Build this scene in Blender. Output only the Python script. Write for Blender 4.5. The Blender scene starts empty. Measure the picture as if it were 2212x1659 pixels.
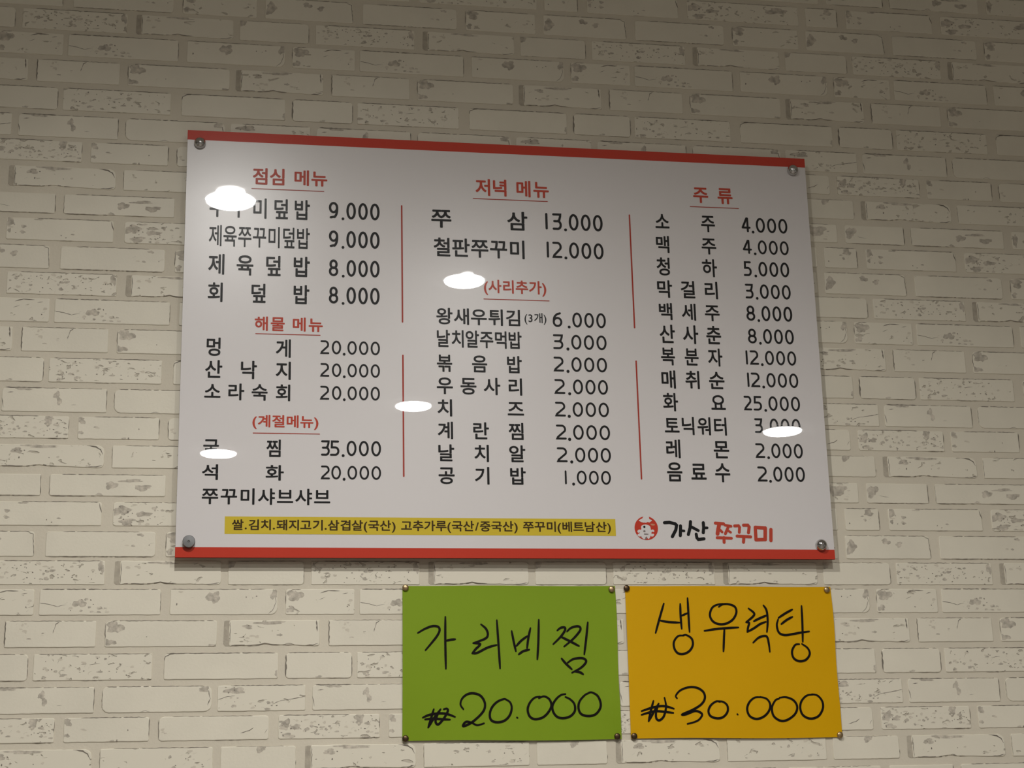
import bpy, bmesh, math, random
from mathutils import Vector, Matrix

# ---------------------------------------------------------------- tables (metres; x right, z up from the board's centre)
HEAD = [["점심",-0.4791,-0.4525,-0.4483,-0.4206,0.3306,0.2975],["메뉴",-0.403,-0.3751,-0.3709,-0.3419,0.3297,0.2984],["해물",-0.4712,-0.4472,-0.4422,-0.4171,0.0412,0.0137],["메뉴",-0.403,-0.3788,-0.3737,-0.3485,0.0411,0.0143],["(계절메뉴)",-0.472,-0.4661,-0.3603,-0.3549,-0.1429,-0.1695],["저녁",-0.0615,-0.0329,-0.0275,-0.0016,0.328,0.2935],["메뉴",0.0167,0.046,0.0514,0.0797,0.3278,0.2939],["(사리추가)",-0.0492,-0.0424,0.0628,0.0697,0.1259,0.0951],["주류",0.3669,0.3971,0.4159,0.4467,0.33,0.2969]]
NAME = [["쭈꾸미덮밥",-0.557,-0.5278,-0.4013,-0.3736,0.2702,0.23],["제육쭈꾸미덮밥",-0.5567,-0.5336,-0.3966,-0.3731,0.2146,0.1733],["제육덮밥",-0.5564,-0.5274,-0.4022,-0.3726,0.1585,0.1185],["회덮밥",-0.5561,-0.5292,-0.4016,-0.3732,0.1035,0.0662],["멍게",-0.5556,-0.5309,-0.4325,-0.4055,-0.0011,-0.0358],["산낙지",-0.5571,-0.527,-0.432,-0.405,-0.0432,-0.0773],["소라숙회",-0.5575,-0.5291,-0.4314,-0.4056,-0.086,-0.1171],["굴찜",-0.5569,-0.5297,-0.4467,-0.4212,-0.188,-0.2199],["석화",-0.5586,-0.5297,-0.447,-0.4157,-0.2345,-0.2626],["쭈꾸미샤브샤브",-0.5572,-0.5288,-0.3618,-0.333,-0.2768,-0.3063],["쭈삼",-0.1463,-0.1088,-0.0022,0.0377,0.2639,0.2255],["철판쭈꾸미",-0.1424,-0.1118,0.0018,0.0307,0.206,0.1683],["왕새우튀김",-0.1396,-0.1089,-0.0087,0.018,0.0678,0.0355],["(3개)",0.0264,0.0309,0.0637,0.0681,0.0628,0.0398],["날치알주먹밥",-0.1394,-0.1139,-0.0042,0.0195,0.0252,-0.0087],["볶음밥",-0.1396,-0.1109,-0.0086,0.0189,-0.0221,-0.0557],["우동사리",-0.1397,-0.1109,-0.0074,0.0189,-0.065,-0.098],["치즈",-0.1396,-0.1122,-0.0095,0.0205,-0.1075,-0.14],["계란찜",-0.1394,-0.1115,-0.009,0.0189,-0.1497,-0.1824],["날치알",-0.1391,-0.1096,-0.0088,0.021,-0.192,-0.224],["공기밥",-0.139,-0.1098,-0.0082,0.021,-0.2332,-0.2657],["소주",0.2879,0.3163,0.3798,0.4072,0.271,0.2372],["맥주",0.2868,0.3143,0.3786,0.4066,0.2262,0.1914],["청하",0.2861,0.3126,0.3767,0.406,0.182,0.1454],["막걸리",0.2858,0.3143,0.3786,0.4054,0.1361,0.1008],["백세주",0.2857,0.3134,0.3776,0.4051,0.0905,0.0565],["산사춘",0.2854,0.3157,0.3771,0.4061,0.0473,0.0099],["복분자",0.2853,0.314,0.3786,0.4055,0.0024,-0.0331],["매취순",0.2844,0.3125,0.3774,0.4072,-0.0428,-0.0784],["화요",0.2848,0.3154,0.3795,0.4062,-0.0869,-0.1223],["토닉워터",0.2866,0.3144,0.3816,0.4064,-0.1325,-0.1674],["레몬",0.2863,0.315,0.379,0.4077,-0.1763,-0.2119],["음료수",0.2866,0.3156,0.3784,0.4079,-0.2199,-0.2566]]
PRICE = [["9.000",-0.3385,-0.3209,-0.2616,-0.2438,0.2687,0.2352],["9.000",-0.3382,-0.3207,-0.2617,-0.244,0.2122,0.1788],["8.000",-0.3379,-0.3205,-0.2617,-0.2442,0.1552,0.1226],["8.000",-0.3376,-0.3203,-0.2618,-0.2443,0.1023,0.0697],["20.000",-0.3522,-0.3361,-0.261,-0.244,-0.0013,-0.0272],["20.000",-0.352,-0.3359,-0.261,-0.2441,-0.0444,-0.0698],["20.000",-0.3521,-0.3357,-0.2611,-0.2443,-0.087,-0.1128],["35.000",-0.35,-0.3341,-0.2603,-0.2426,-0.1881,-0.2163],["20.000",-0.3498,-0.3339,-0.2599,-0.2427,-0.2342,-0.2593],["13.000",0.0718,0.0766,0.1648,0.1838,0.2636,0.23],["12.000",0.0727,0.0774,0.1641,0.1833,0.2059,0.1734],["6.000",0.08,0.0984,0.1637,0.1822,0.066,0.0365],["3.000",0.0795,0.0992,0.1624,0.1818,0.0221,-0.0066],["2.000",0.0794,0.0988,0.1614,0.1809,-0.0215,-0.05],["2.000",0.0796,0.0996,0.1619,0.181,-0.0647,-0.093],["2.000",0.0794,0.0992,0.1613,0.181,-0.1083,-0.1361],["2.000",0.0797,0.0993,0.1614,0.1814,-0.1517,-0.1798],["2.000",0.0799,0.0996,0.1619,0.1812,-0.1946,-0.2223],["1.000",0.0927,0.0971,0.1611,0.1794,-0.2377,-0.2636],["4.000",0.461,0.4792,0.536,0.5544,0.2708,0.2402],["4.000",0.4606,0.479,0.5359,0.5538,0.2244,0.1956],["5.000",0.4593,0.476,0.5338,0.5516,0.1803,0.1501],["3.000",0.4599,0.4765,0.5336,0.5514,0.1342,0.1047],["8.000",0.4591,0.4767,0.5336,0.5513,0.0903,0.0598],["8.000",0.4592,0.4767,0.5335,0.5511,0.0439,0.0144],["12.000",0.452,0.4565,0.5349,0.5527,0.0005,-0.0278],["12.000",0.4522,0.4567,0.5355,0.5536,-0.0435,-0.072],["25.000",0.4429,0.4584,0.5358,0.5537,-0.0893,-0.1177],["3.000",0.461,0.4772,0.5341,0.5515,-0.1328,-0.1612],["2.000",0.4598,0.478,0.5347,0.5524,-0.1811,-0.2092],["2.000",0.4608,0.4795,0.5354,0.5531,-0.2256,-0.2543]]
BANT = [["쌀.김치.돼지고기.삼겹살(국산)",-0.5042,-0.4852,-0.2223,-0.2172,-0.3324,-0.3517],["고추가루(국산/중국산)",-0.2074,-0.1893,-0.0011,0.0034,-0.333,-0.3497],["쭈꾸미(베트남산)",0.0132,0.0327,0.1707,0.1756,-0.3313,-0.3508]]
UND = [[-0.4807,0.2892,-0.348,0.2886],[-0.4689,0.0081,-0.353,0.0081],[-0.4703,-0.1771,-0.3528,-0.1764],[-0.0662,0.287,0.0774,0.2871],[-0.0496,0.0873,0.0743,0.0873],[0.3597,0.2881,0.4573,0.2895]]
DIV = [[-0.2018,0.2663,-0.2027,0.038],[-0.2017,-0.0262,-0.2022,-0.252],[0.2379,0.266,0.2368,0.0394],[0.2364,-0.0265,0.2382,-0.2519]]
BAN = [-0.5166,-0.3435,0.1845,-0.3424,-0.3274,-0.3585]
LOGO = {"black":[[[[0.2768,-0.3334],[0.2862,-0.3327],[0.2969,-0.3353],[0.2994,-0.3379],[0.2976,-0.3465],[0.2903,-0.3591]],0.0054],[[[0.3068,-0.3392],[0.3063,-0.3478],[0.3054,-0.357]],0.0054],[[[0.3063,-0.3478],[0.313,-0.3484]],0.0044],[[[0.3261,-0.3311],[0.3248,-0.3424],[0.3208,-0.3549]],0.0054],[[[0.325,-0.3397],[0.3316,-0.343],[0.3401,-0.3476]],0.0049],[[[0.3504,-0.3329],[0.3506,-0.3422],[0.3493,-0.3515]],0.0054],[[[0.3505,-0.3425],[0.3573,-0.3424]],0.0044],[[[0.3357,-0.3542],[0.3366,-0.3608],[0.3392,-0.3641],[0.3501,-0.3627]],0.0052]],"red":[[[[0.3735,-0.3335],[0.389,-0.3347]],0.0054],[[[0.3811,-0.3347],[0.3782,-0.3447],[0.3764,-0.3533]],0.0067],[[[0.3796,-0.344],[0.3854,-0.35]],0.0044],[[[0.3916,-0.3373],[0.4031,-0.3392]],0.0046],[[[0.3983,-0.3393],[0.3913,-0.3532]],0.0049],[[[0.3945,-0.3459],[0.4017,-0.3505]],0.0041],[[[0.3752,-0.3606],[0.4024,-0.3615]],0.0049],[[[0.3882,-0.3605],[0.388,-0.3691]],0.0052],[[[0.4099,-0.3385],[0.4175,-0.3381],[0.4193,-0.3411],[0.4181,-0.3504]],0.0049],[[[0.4271,-0.3371],[0.4353,-0.337],[0.4378,-0.3404],[0.4358,-0.351]],0.0054],[[[0.4135,-0.3575],[0.4394,-0.3587]],0.0052],[[[0.4264,-0.359],[0.4251,-0.3686]],0.0054],[[[0.4495,-0.3409],[0.4493,-0.3642]],0.0057],[[[0.4495,-0.3409],[0.4686,-0.3422]],0.0057],[[[0.4686,-0.3422],[0.4671,-0.3635]],0.0062],[[[0.4493,-0.3642],[0.4671,-0.3635]],0.0057],[[[0.4794,-0.3448],[0.478,-0.3654]],0.0057]]}
DISC = [0.2419,-0.3437,0.022]
HAT = [[0.2282,-0.3297],[0.2318,-0.3273],[0.2349,-0.326],[0.2371,-0.3226],[0.2399,-0.3211],[0.245,-0.3212],[0.248,-0.3232],[0.2482,-0.3269],[0.2525,-0.3285],[0.2535,-0.3296],[0.2482,-0.3333],[0.2452,-0.3323],[0.2434,-0.333],[0.2417,-0.334],[0.24,-0.3333],[0.2376,-0.3337],[0.2332,-0.3327]]
OCTO = [[0.2321,-0.3414],[0.2336,-0.3388],[0.2371,-0.3374],[0.2412,-0.337],[0.2459,-0.338],[0.2489,-0.34],[0.2501,-0.3433],[0.2503,-0.347],[0.2541,-0.346],[0.2564,-0.3473],[0.2566,-0.35],[0.2549,-0.351],[0.2525,-0.35],[0.2507,-0.3527],[0.2517,-0.3541],[0.2554,-0.354],[0.2563,-0.356],[0.2545,-0.3587],[0.2511,-0.3594],[0.2494,-0.3574],[0.2486,-0.3601],[0.2464,-0.3631],[0.2447,-0.3638],[0.2431,-0.3618],[0.2422,-0.3591],[0.2408,-0.3598],[0.2399,-0.3642],[0.2362,-0.3642],[0.2332,-0.3619],[0.2319,-0.3605],[0.2306,-0.3589],[0.2279,-0.3595],[0.2246,-0.3572],[0.2257,-0.3549],[0.2289,-0.3532],[0.2296,-0.3515],[0.2262,-0.3525],[0.2246,-0.3499],[0.2261,-0.3475],[0.2285,-0.3462],[0.2312,-0.3468],[0.2326,-0.3458]]
EYE = [[0.2383,-0.3416]]
OCG = [[[0.2359,-0.3485],[0.238,-0.3474],[0.24,-0.3484],[0.2402,-0.3504],[0.2381,-0.3515],[0.2358,-0.3505]],[[0.2377,-0.3535],[0.2425,-0.3538],[0.2458,-0.3544],[0.2451,-0.3558],[0.2403,-0.3561],[0.2366,-0.3555]],[[0.2303,-0.3589],[0.2323,-0.3589],[0.2319,-0.3609],[0.2306,-0.3605]],[[0.2394,-0.3605],[0.2429,-0.3598],[0.2413,-0.3642],[0.2382,-0.3645]]]
HANDLE = [[0.2494,-0.336],[0.2529,-0.3353],[0.2573,-0.3359],[0.2589,-0.3379],[0.2555,-0.3389],[0.2521,-0.3386]]
HW = {"green":[[[-0.1769,-0.5298],[-0.1642,-0.5226],[-0.1512,-0.518],[-0.1409,-0.519],[-0.1382,-0.5254],[-0.143,-0.5355],[-0.1534,-0.5483],[-0.1637,-0.5601]],[[-0.1275,-0.5015],[-0.1283,-0.5457],[-0.128,-0.5928]],[[-0.1269,-0.5439],[-0.1189,-0.5421],[-0.1105,-0.5412]],[[-0.0638,-0.5151],[-0.055,-0.5231],[-0.052,-0.5332],[-0.0572,-0.5406],[-0.0785,-0.5482]],[[-0.0785,-0.5482],[-0.0662,-0.5501],[-0.0744,-0.5589],[-0.0807,-0.5662]],[[-0.0807,-0.5662],[-0.0717,-0.5653],[-0.0528,-0.5562],[-0.0368,-0.5518]],[[-0.0352,-0.5078],[-0.0331,-0.5536],[-0.0315,-0.5931]],[[-0.0089,-0.5273],[-0.0056,-0.5464],[-0.0022,-0.563]],[[-0.0011,-0.5538],[0.0077,-0.5446],[0.0193,-0.5364]],[[0.0253,-0.5221],[0.0211,-0.5392],[0.0181,-0.5576]],[[0.0027,-0.5686],[0.011,-0.5631],[0.022,-0.5604]],[[0.041,-0.5073],[0.0389,-0.5467],[0.0361,-0.5777]],[[0.0741,-0.5264],[0.0806,-0.5218],[0.0878,-0.5213],[0.0881,-0.5265],[0.08,-0.5376],[0.0659,-0.5509]],[[0.0918,-0.5284],[0.0997,-0.5219],[0.1113,-0.5191],[0.1165,-0.5219],[0.1148,-0.5285],[0.1028,-0.5415],[0.0856,-0.5553]],[[0.08,-0.5376],[0.0951,-0.5451],[0.1129,-0.5545]],[[0.1307,-0.5121],[0.1268,-0.5397],[0.1219,-0.5694]],[[0.0801,-0.5765],[0.088,-0.5858],[0.0981,-0.5955]],[[0.0909,-0.584],[0.1016,-0.5776],[0.1169,-0.5759],[0.1244,-0.5796],[0.1232,-0.5852],[0.1143,-0.5934],[0.0984,-0.6016]],[[0.1027,-0.5992],[0.1122,-0.6008],[0.1187,-0.6045]],[[-0.1501,-0.6624],[-0.1549,-0.6776],[-0.1602,-0.6935]],[[-0.1602,-0.6935],[-0.1512,-0.6794],[-0.1382,-0.6626]],[[-0.1382,-0.6626],[-0.1447,-0.6741],[-0.1472,-0.6839],[-0.1425,-0.6884],[-0.1329,-0.6787],[-0.1257,-0.6663],[-0.1271,-0.6618],[-0.1326,-0.6626]],[[-0.1695,-0.6765],[-0.1585,-0.6721],[-0.1419,-0.6697],[-0.1272,-0.6708],[-0.113,-0.676]],[[-0.1655,-0.6796],[-0.1512,-0.6785],[-0.1365,-0.6796],[-0.1219,-0.6807]],[[-0.098,-0.6631],[-0.103,-0.6549],[-0.1001,-0.645],[-0.0917,-0.6379],[-0.0805,-0.6357],[-0.0676,-0.64],[-0.0604,-0.6509],[-0.0606,-0.6626],[-0.0682,-0.6733],[-0.0833,-0.6857],[-0.0963,-0.6918],[-0.099,-0.6905],[-0.0934,-0.6847],[-0.0833,-0.6866],[-0.0741,-0.6908],[-0.062,-0.6878]],[[-0.0221,-0.6472],[-0.0148,-0.6524],[-0.0122,-0.6624],[-0.0163,-0.6749],[-0.0258,-0.6838],[-0.0388,-0.6863],[-0.049,-0.6826],[-0.0515,-0.6727],[-0.0476,-0.661],[-0.0381,-0.6512],[-0.0258,-0.6464],[-0.0212,-0.6478]],[[-0.0033,-0.6785],[-0.0022,-0.6793]],[[0.0369,-0.6457],[0.0464,-0.6426],[0.0557,-0.6478],[0.0591,-0.6587],[0.0531,-0.6704],[0.0425,-0.6793],[0.0284,-0.6819],[0.0192,-0.6763],[0.0163,-0.6645],[0.0208,-0.6528],[0.0294,-0.6447],[0.0389,-0.643]],[[0.0852,-0.639],[0.0766,-0.6407],[0.0669,-0.6488],[0.0609,-0.6596],[0.0625,-0.6706],[0.0697,-0.6788],[0.081,-0.6808],[0.0933,-0.6773],[0.1012,-0.6683],[0.1007,-0.6565],[0.0934,-0.6482],[0.085,-0.6441]],[[0.1299,-0.6367],[0.1202,-0.6412],[0.1103,-0.6521],[0.108,-0.6639],[0.1124,-0.6739],[0.1245,-0.6777],[0.1379,-0.6752],[0.1468,-0.6653],[0.1482,-0.6543],[0.143,-0.6424],[0.1337,-0.6368],[0.128,-0.6367]]],"yellow":[[[0.2737,-0.4785],[0.2645,-0.5047],[0.2554,-0.532]],[[0.2653,-0.5094],[0.2808,-0.5123],[0.3013,-0.5133]],[[0.3045,-0.4792],[0.3039,-0.501],[0.3046,-0.5247]],[[0.3053,-0.501],[0.317,-0.4963]],[[0.3189,-0.4687],[0.3188,-0.4992],[0.319,-0.5304]],[[0.3079,-0.5369],[0.2971,-0.5378],[0.2887,-0.5481],[0.289,-0.5603],[0.2954,-0.5688],[0.3061,-0.5698],[0.3172,-0.5643],[0.3236,-0.554],[0.3223,-0.5427],[0.3128,-0.536],[0.3059,-0.5365]],[[0.3769,-0.485],[0.3851,-0.4803],[0.397,-0.4803],[0.4077,-0.4851],[0.4096,-0.4956],[0.4022,-0.508],[0.3889,-0.5155],[0.375,-0.5164],[0.3635,-0.5107],[0.3592,-0.4993],[0.3649,-0.486],[0.3772,-0.4803],[0.3931,-0.4799]],[[0.347,-0.5286],[0.3685,-0.5255],[0.3904,-0.5237],[0.4118,-0.5227]],[[0.385,-0.5244],[0.3827,-0.5449],[0.3805,-0.566]],[[0.4334,-0.488],[0.4434,-0.4967],[0.4403,-0.5033],[0.4268,-0.5132]],[[0.4268,-0.5132],[0.4326,-0.5144],[0.4301,-0.5224],[0.428,-0.5309]],[[0.428,-0.5309],[0.441,-0.5243],[0.4534,-0.5167],[0.4647,-0.5126]],[[0.4418,-0.5114],[0.4531,-0.5062],[0.4675,-0.5006]],[[0.4623,-0.4823],[0.4677,-0.4919],[0.4684,-0.5111],[0.4654,-0.5311]],[[0.4378,-0.5505],[0.4488,-0.5415],[0.4609,-0.5383],[0.4657,-0.5416],[0.4675,-0.553],[0.4683,-0.5672]],[[0.5174,-0.4901],[0.5039,-0.4968],[0.4896,-0.5054]],[[0.5165,-0.5036],[0.505,-0.5093],[0.494,-0.5169]],[[0.4886,-0.5083],[0.4853,-0.5188],[0.4883,-0.5322],[0.499,-0.537],[0.5152,-0.5351],[0.5314,-0.5324],[0.5467,-0.5305]],[[0.5357,-0.4834],[0.5347,-0.5152],[0.5328,-0.5495]],[[0.5258,-0.5537],[0.5177,-0.5552],[0.5109,-0.5665],[0.513,-0.5788],[0.5235,-0.5846],[0.5367,-0.5819],[0.5445,-0.5715],[0.5413,-0.561],[0.5309,-0.5533]],[[0.2456,-0.6527],[0.24,-0.6701],[0.2352,-0.6883]],[[0.2352,-0.6883],[0.2456,-0.672],[0.255,-0.6575]],[[0.255,-0.6575],[0.2494,-0.6739],[0.2498,-0.684],[0.2555,-0.6868],[0.2635,-0.6796],[0.2682,-0.6631],[0.2661,-0.6475]],[[0.2231,-0.6703],[0.246,-0.6638],[0.2654,-0.6622],[0.2825,-0.667]],[[0.2227,-0.6768],[0.2457,-0.6711],[0.2629,-0.6719],[0.2811,-0.6743]],[[0.2892,-0.6487],[0.2872,-0.644],[0.2958,-0.6349],[0.3116,-0.6295],[0.3271,-0.6306],[0.3384,-0.6381],[0.3407,-0.6492],[0.3332,-0.6602],[0.3172,-0.6693],[0.3014,-0.6755],[0.2974,-0.6778],[0.3052,-0.6768],[0.3209,-0.6715],[0.3305,-0.674],[0.3341,-0.6787],[0.3278,-0.6869],[0.3179,-0.6913],[0.3062,-0.6939]],[[0.3685,-0.6561],[0.3618,-0.655],[0.3516,-0.6614],[0.3462,-0.6715],[0.3495,-0.6807],[0.361,-0.6849],[0.3728,-0.6829],[0.3815,-0.6738],[0.3818,-0.6627],[0.3744,-0.6561],[0.3647,-0.6547]],[[0.3996,-0.6781],[0.4005,-0.6788]],[[0.4455,-0.6486],[0.4337,-0.6494],[0.4233,-0.6576],[0.4186,-0.6696],[0.4227,-0.6817],[0.4351,-0.6871],[0.4491,-0.683],[0.4596,-0.6729],[0.4624,-0.6609],[0.4562,-0.6515],[0.4446,-0.6482]],[[0.4799,-0.6518],[0.4728,-0.6545],[0.4655,-0.6674],[0.4679,-0.6823],[0.4801,-0.6908],[0.494,-0.6892],[0.5086,-0.6791],[0.5135,-0.6662],[0.5074,-0.6549],[0.4939,-0.6492],[0.481,-0.6499]],[[0.5449,-0.6451],[0.5328,-0.6468],[0.5221,-0.657],[0.5192,-0.67],[0.5242,-0.6821],[0.5377,-0.6879],[0.5529,-0.6835],[0.5619,-0.6705],[0.5619,-0.6574],[0.5538,-0.647],[0.543,-0.6445]]]}
PINS = [["green",-0.1981,-0.4497],["green",0.1772,-0.4526],["green",-0.2,-0.7117],["green",0.1768,-0.7139],["yellow",0.2052,-0.4507],["yellow",0.5871,-0.4537],["yellow",0.2075,-0.714],["yellow",0.5915,-0.7176]]
STAND = [[-0.5772,0.3738],[0.573,0.3732],[-0.5771,-0.3732],[0.5741,-0.3739]]
LAMPS = [[-0.5254,-1.601],[0.2476,-2.2439],[0.2647,-3.9237],[-0.5684,-4.9078],[2.0526,-4.27]]
CAM = [-0.50797,-2.84149,-0.85822,0.17678,0.26463,-0.02528,3502.01672]

SC = bpy.context.scene
COL = SC.collection
ZO = 2.06                      # height of the board's centre above the floor
WALL_Y = 0.026                 # mortar face of the wall; the board's front face is y = 0
FACE_Y = 0.0245                 # face of the bricks
CEIL = 0.90                    # ceiling height above the board's centre

# ---------------------------------------------------------------- camera
cx_, cy_, cz_, yaw, pitch, roll, foc = CAM
fwd = Vector((math.sin(yaw) * math.cos(pitch), math.cos(yaw) * math.cos(pitch), math.sin(pitch)))
rt0 = Vector((math.cos(yaw), -math.sin(yaw), 0)); up0 = rt0.cross(fwd)
rt = math.cos(roll) * rt0 + math.sin(roll) * up0
up = -math.sin(roll) * rt0 + math.cos(roll) * up0
cam = bpy.data.cameras.new('camera'); cam.sensor_fit = 'HORIZONTAL'; cam.sensor_width = 36.0
cam.lens = 36.0 * foc / 2212.0; cam.clip_start = 0.05
co = bpy.data.objects.new('camera', cam); COL.objects.link(co)
m = Matrix((rt, up, -fwd)).transposed().to_4x4(); m.translation = Vector((cx_, cy_, cz_ + ZO))
co.matrix_world = m
SC.camera = co

# ---------------------------------------------------------------- world, exposure
w = bpy.data.worlds.new('world'); SC.world = w; w.use_nodes = True
w.node_tree.nodes['Background'].inputs[0].default_value = (0.8, 0.85, 1.0, 1)
w.node_tree.nodes['Background'].inputs[1].default_value = 0.05
SC.view_settings.view_transform = 'Standard'; SC.view_settings.look = 'None'
SC.view_settings.exposure = 0.0; SC.view_settings.gamma = 1.0
SC.view_settings.use_curve_mapping = False
LAMP_POWER = 80.0             # radiance of the lit lamp lenses
LAMP_COL = (1.0, 0.985, 0.95)
BEAM = 109.0                   # watts of each downlight's beam
for lx, ly in LAMPS:
    sp = bpy.data.lights.new('downlight_beam', 'SPOT'); sp.energy = BEAM; sp.color = LAMP_COL
    sp.spot_size = math.radians(162); sp.spot_blend = 0.7; sp.shadow_soft_size = 0.008
    so = bpy.data.objects.new('downlight_beam', sp); COL.objects.link(so); so.location = (lx, ly, ZO + CEIL - .0170)

# ---------------------------------------------------------------- helpers
def mat(name, col, rough=0.6, metal=0.0, spec=0.5, coat=0.0, coat_rough=0.02, var=0.0, vscale=6.0, bump=0.0, bscale=300.0, emis=None, es=0.0, ior=1.45):
    M = bpy.data.materials.new(name); M.use_nodes = True
    nt = M.node_tree; b = nt.nodes['Principled BSDF']
    b.inputs['Base Color'].default_value = (*col, 1); b.inputs['Roughness'].default_value = rough
    b.inputs['Metallic'].default_value = metal; b.inputs['IOR'].default_value = ior
    b.inputs['Specular IOR Level'].default_value = spec
    b.inputs['Coat Weight'].default_value = coat; b.inputs['Coat Roughness'].default_value = coat_rough
    geo = nt.nodes.new('ShaderNodeNewGeometry')
    if var > 0:
        n = nt.nodes.new('ShaderNodeTexNoise'); n.inputs['Scale'].default_value = vscale; n.inputs['Detail'].default_value = 6
        nt.links.new(geo.outputs['Position'], n.inputs['Vector'])
        r = nt.nodes.new('ShaderNodeValToRGB')
        r.color_ramp.elements[0].position = 0.3; r.color_ramp.elements[1].position = 0.7
        r.color_ramp.elements[0].color = (*[c * (1 - var) for c in col], 1)
        r.color_ramp.elements[1].color = (*[min(1, c * (1 + var * 0.6)) for c in col], 1)
        nt.links.new(n.outputs['Fac'], r.inputs['Fac']); nt.links.new(r.outputs['Color'], b.inputs['Base Color'])
    if bump > 0:
        n2 = nt.nodes.new('ShaderNodeTexNoise'); n2.inputs['Scale'].default_value = bscale; n2.inputs['Detail'].default_value = 4
        nt.links.new(geo.outputs['Position'], n2.inputs['Vector'])
        bp = nt.nodes.new('ShaderNodeBump'); bp.inputs['Strength'].default_value = bump; bp.inputs['Distance'].default_value = 0.001
        nt.links.new(n2.outputs['Fac'], bp.inputs['Height']); nt.links.new(bp.outputs['Normal'], b.inputs['Normal'])
    if emis:
        b.inputs['Emission Color'].default_value = (*emis, 1); b.inputs['Emission Strength'].default_value = es
    return M

BRICK_COL = (0.70, 0.65, 0.535)
M_BRICK = mat('brick_paint', BRICK_COL, rough=0.5, spec=0.35, var=0.05, vscale=9, bump=0.22, bscale=200)
M_MORTAR = mat('mortar_paint', (0.615, 0.56, 0.455), rough=0.7, spec=0.2, var=0.06, vscale=7, bump=0.4, bscale=180)
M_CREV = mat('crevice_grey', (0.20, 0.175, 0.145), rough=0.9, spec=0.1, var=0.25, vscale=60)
M_STAIN = mat('worn_grey_brown', (0.52, 0.47, 0.39), rough=0.8, spec=0.15, var=0.34, vscale=110, bump=0.9, bscale=260)
M_HOOK = mat('worn_recess', (0.43, 0.385, 0.31), rough=0.8, spec=0.15, var=0.16, vscale=90, bump=0.6, bscale=260)
M_CHIPL = mat('chip_pale', (0.60, 0.545, 0.445), rough=0.7, spec=0.2, var=0.08, vscale=80)
GL = dict(rough=0.28, spec=0.42, coat=1.0, coat_rough=0.0)
GD = dict(rough=0.28, spec=0.09, coat=1.0, coat_rough=0.0)
M_WHITE = mat('board_white', (0.655, 0.62, 0.61), **GL)
M_RED = mat('board_red', (0.50, 0.045, 0.025), **GD)
M_HEAD = mat('heading_red', (0.47, 0.06, 0.035), **GD)
M_LINE = mat('line_red', (0.36, 0.04, 0.025), **GD)
M_INK = mat('print_black', (0.012, 0.012, 0.013), **GD)
M_YEL = mat('banner_yellow', (0.60, 0.45, 0.04), **GD)
M_INKB = mat('banner_ink', (0.05, 0.03, 0.01), **GD)
M_LOGOG = mat('emblem_grey', (0.20, 0.17, 0.165), **GD)
M_LOGOT = mat('emblem_tan', (0.55, 0.24, 0.14), **GL)
M_EDGE = mat('acrylic_edge', (0.55, 0.42, 0.35), rough=0.15)
M_CHROME = mat('chrome', (0.55, 0.54, 0.53), rough=0.12, metal=1.0)
M_STEEL = mat('brushed_steel', (0.20, 0.20, 0.20), rough=0.35, metal=1.0)
M_GREEN = mat('green_paper', (0.195, 0.30, 0.010), rough=0.6, spec=0.2, var=0.03, vscale=4)
M_ORANGE = mat('yellow_paper', (0.62, 0.335, 0.0), rough=0.6, spec=0.15, var=0.03, vscale=4)
M_MARK = mat('marker_ink', (0.007, 0.005, 0.004), rough=0.6, spec=0.1)
M_BRASS = mat('aged_brass', (0.42, 0.30, 0.16), rough=0.35, metal=0.9)
M_BRASSD = mat('dark_bronze', (0.10, 0.065, 0.035), rough=0.35, metal=0.9)
M_CEIL = mat('ceiling_white', (0.64, 0.64, 0.625), rough=0.8, bump=0.2)
M_PLASTER = mat('plaster', (0.42, 0.41, 0.385), rough=0.8, var=0.05, bump=0.2)
M_FLOOR = mat('floor_tile', (0.21, 0.185, 0.16), rough=0.45, var=0.1)
M_TRIM = mat('lamp_trim', (0.8, 0.8, 0.8), rough=0.3)
M_LAMP = mat('lit_lens', (0.9, 0.9, 0.9), emis=LAMP_COL, es=LAMP_POWER)

def pitted(M, base, dark, thr=.625, scale=120):
    """weathered face: sharp little pits cut by a noise mask, as relief and slightly darker paint"""
    nt = M.node_tree; b = nt.nodes['Principled BSDF']
    geo = nt.nodes.new('ShaderNodeNewGeometry'); n = nt.nodes.new('ShaderNodeTexNoise')
    mp = nt.nodes.new('ShaderNodeMapping'); mp.inputs['Scale'].default_value = (.55, 1, 1)
    nt.links.new(geo.outputs['Position'], mp.inputs['Vector']); nt.links.new(mp.outputs['Vector'], n.inputs['Vector'])
    n.inputs['Scale'].default_value = scale; n.inputs['Detail'].default_value = 3; n.inputs['Distortion'].default_value = .6
    r = nt.nodes.new('ShaderNodeValToRGB'); r.color_ramp.elements[0].position = thr; r.color_ramp.elements[1].position = thr + .05
    nt.links.new(n.outputs['Fac'], r.inputs['Fac'])
    mx = nt.nodes.new('ShaderNodeMix'); mx.data_type = 'RGBA'; mx.inputs['A'].default_value = (*base, 1); mx.inputs['B'].default_value = (*dark, 1)
    nt.links.new(r.outputs['Color'], mx.inputs['Factor']); nt.links.new(mx.outputs['Result'], b.inputs['Base Color'])
    bp = nt.nodes.new('ShaderNodeBump'); bp.invert = True; bp.inputs['Strength'].default_value = 1.0; bp.inputs['Distance'].default_value = .0012
    nt.links.new(r.outputs['Color'], bp.inputs['Height']); nt.links.new(bp.outputs['Normal'], b.inputs['Normal'])

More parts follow.
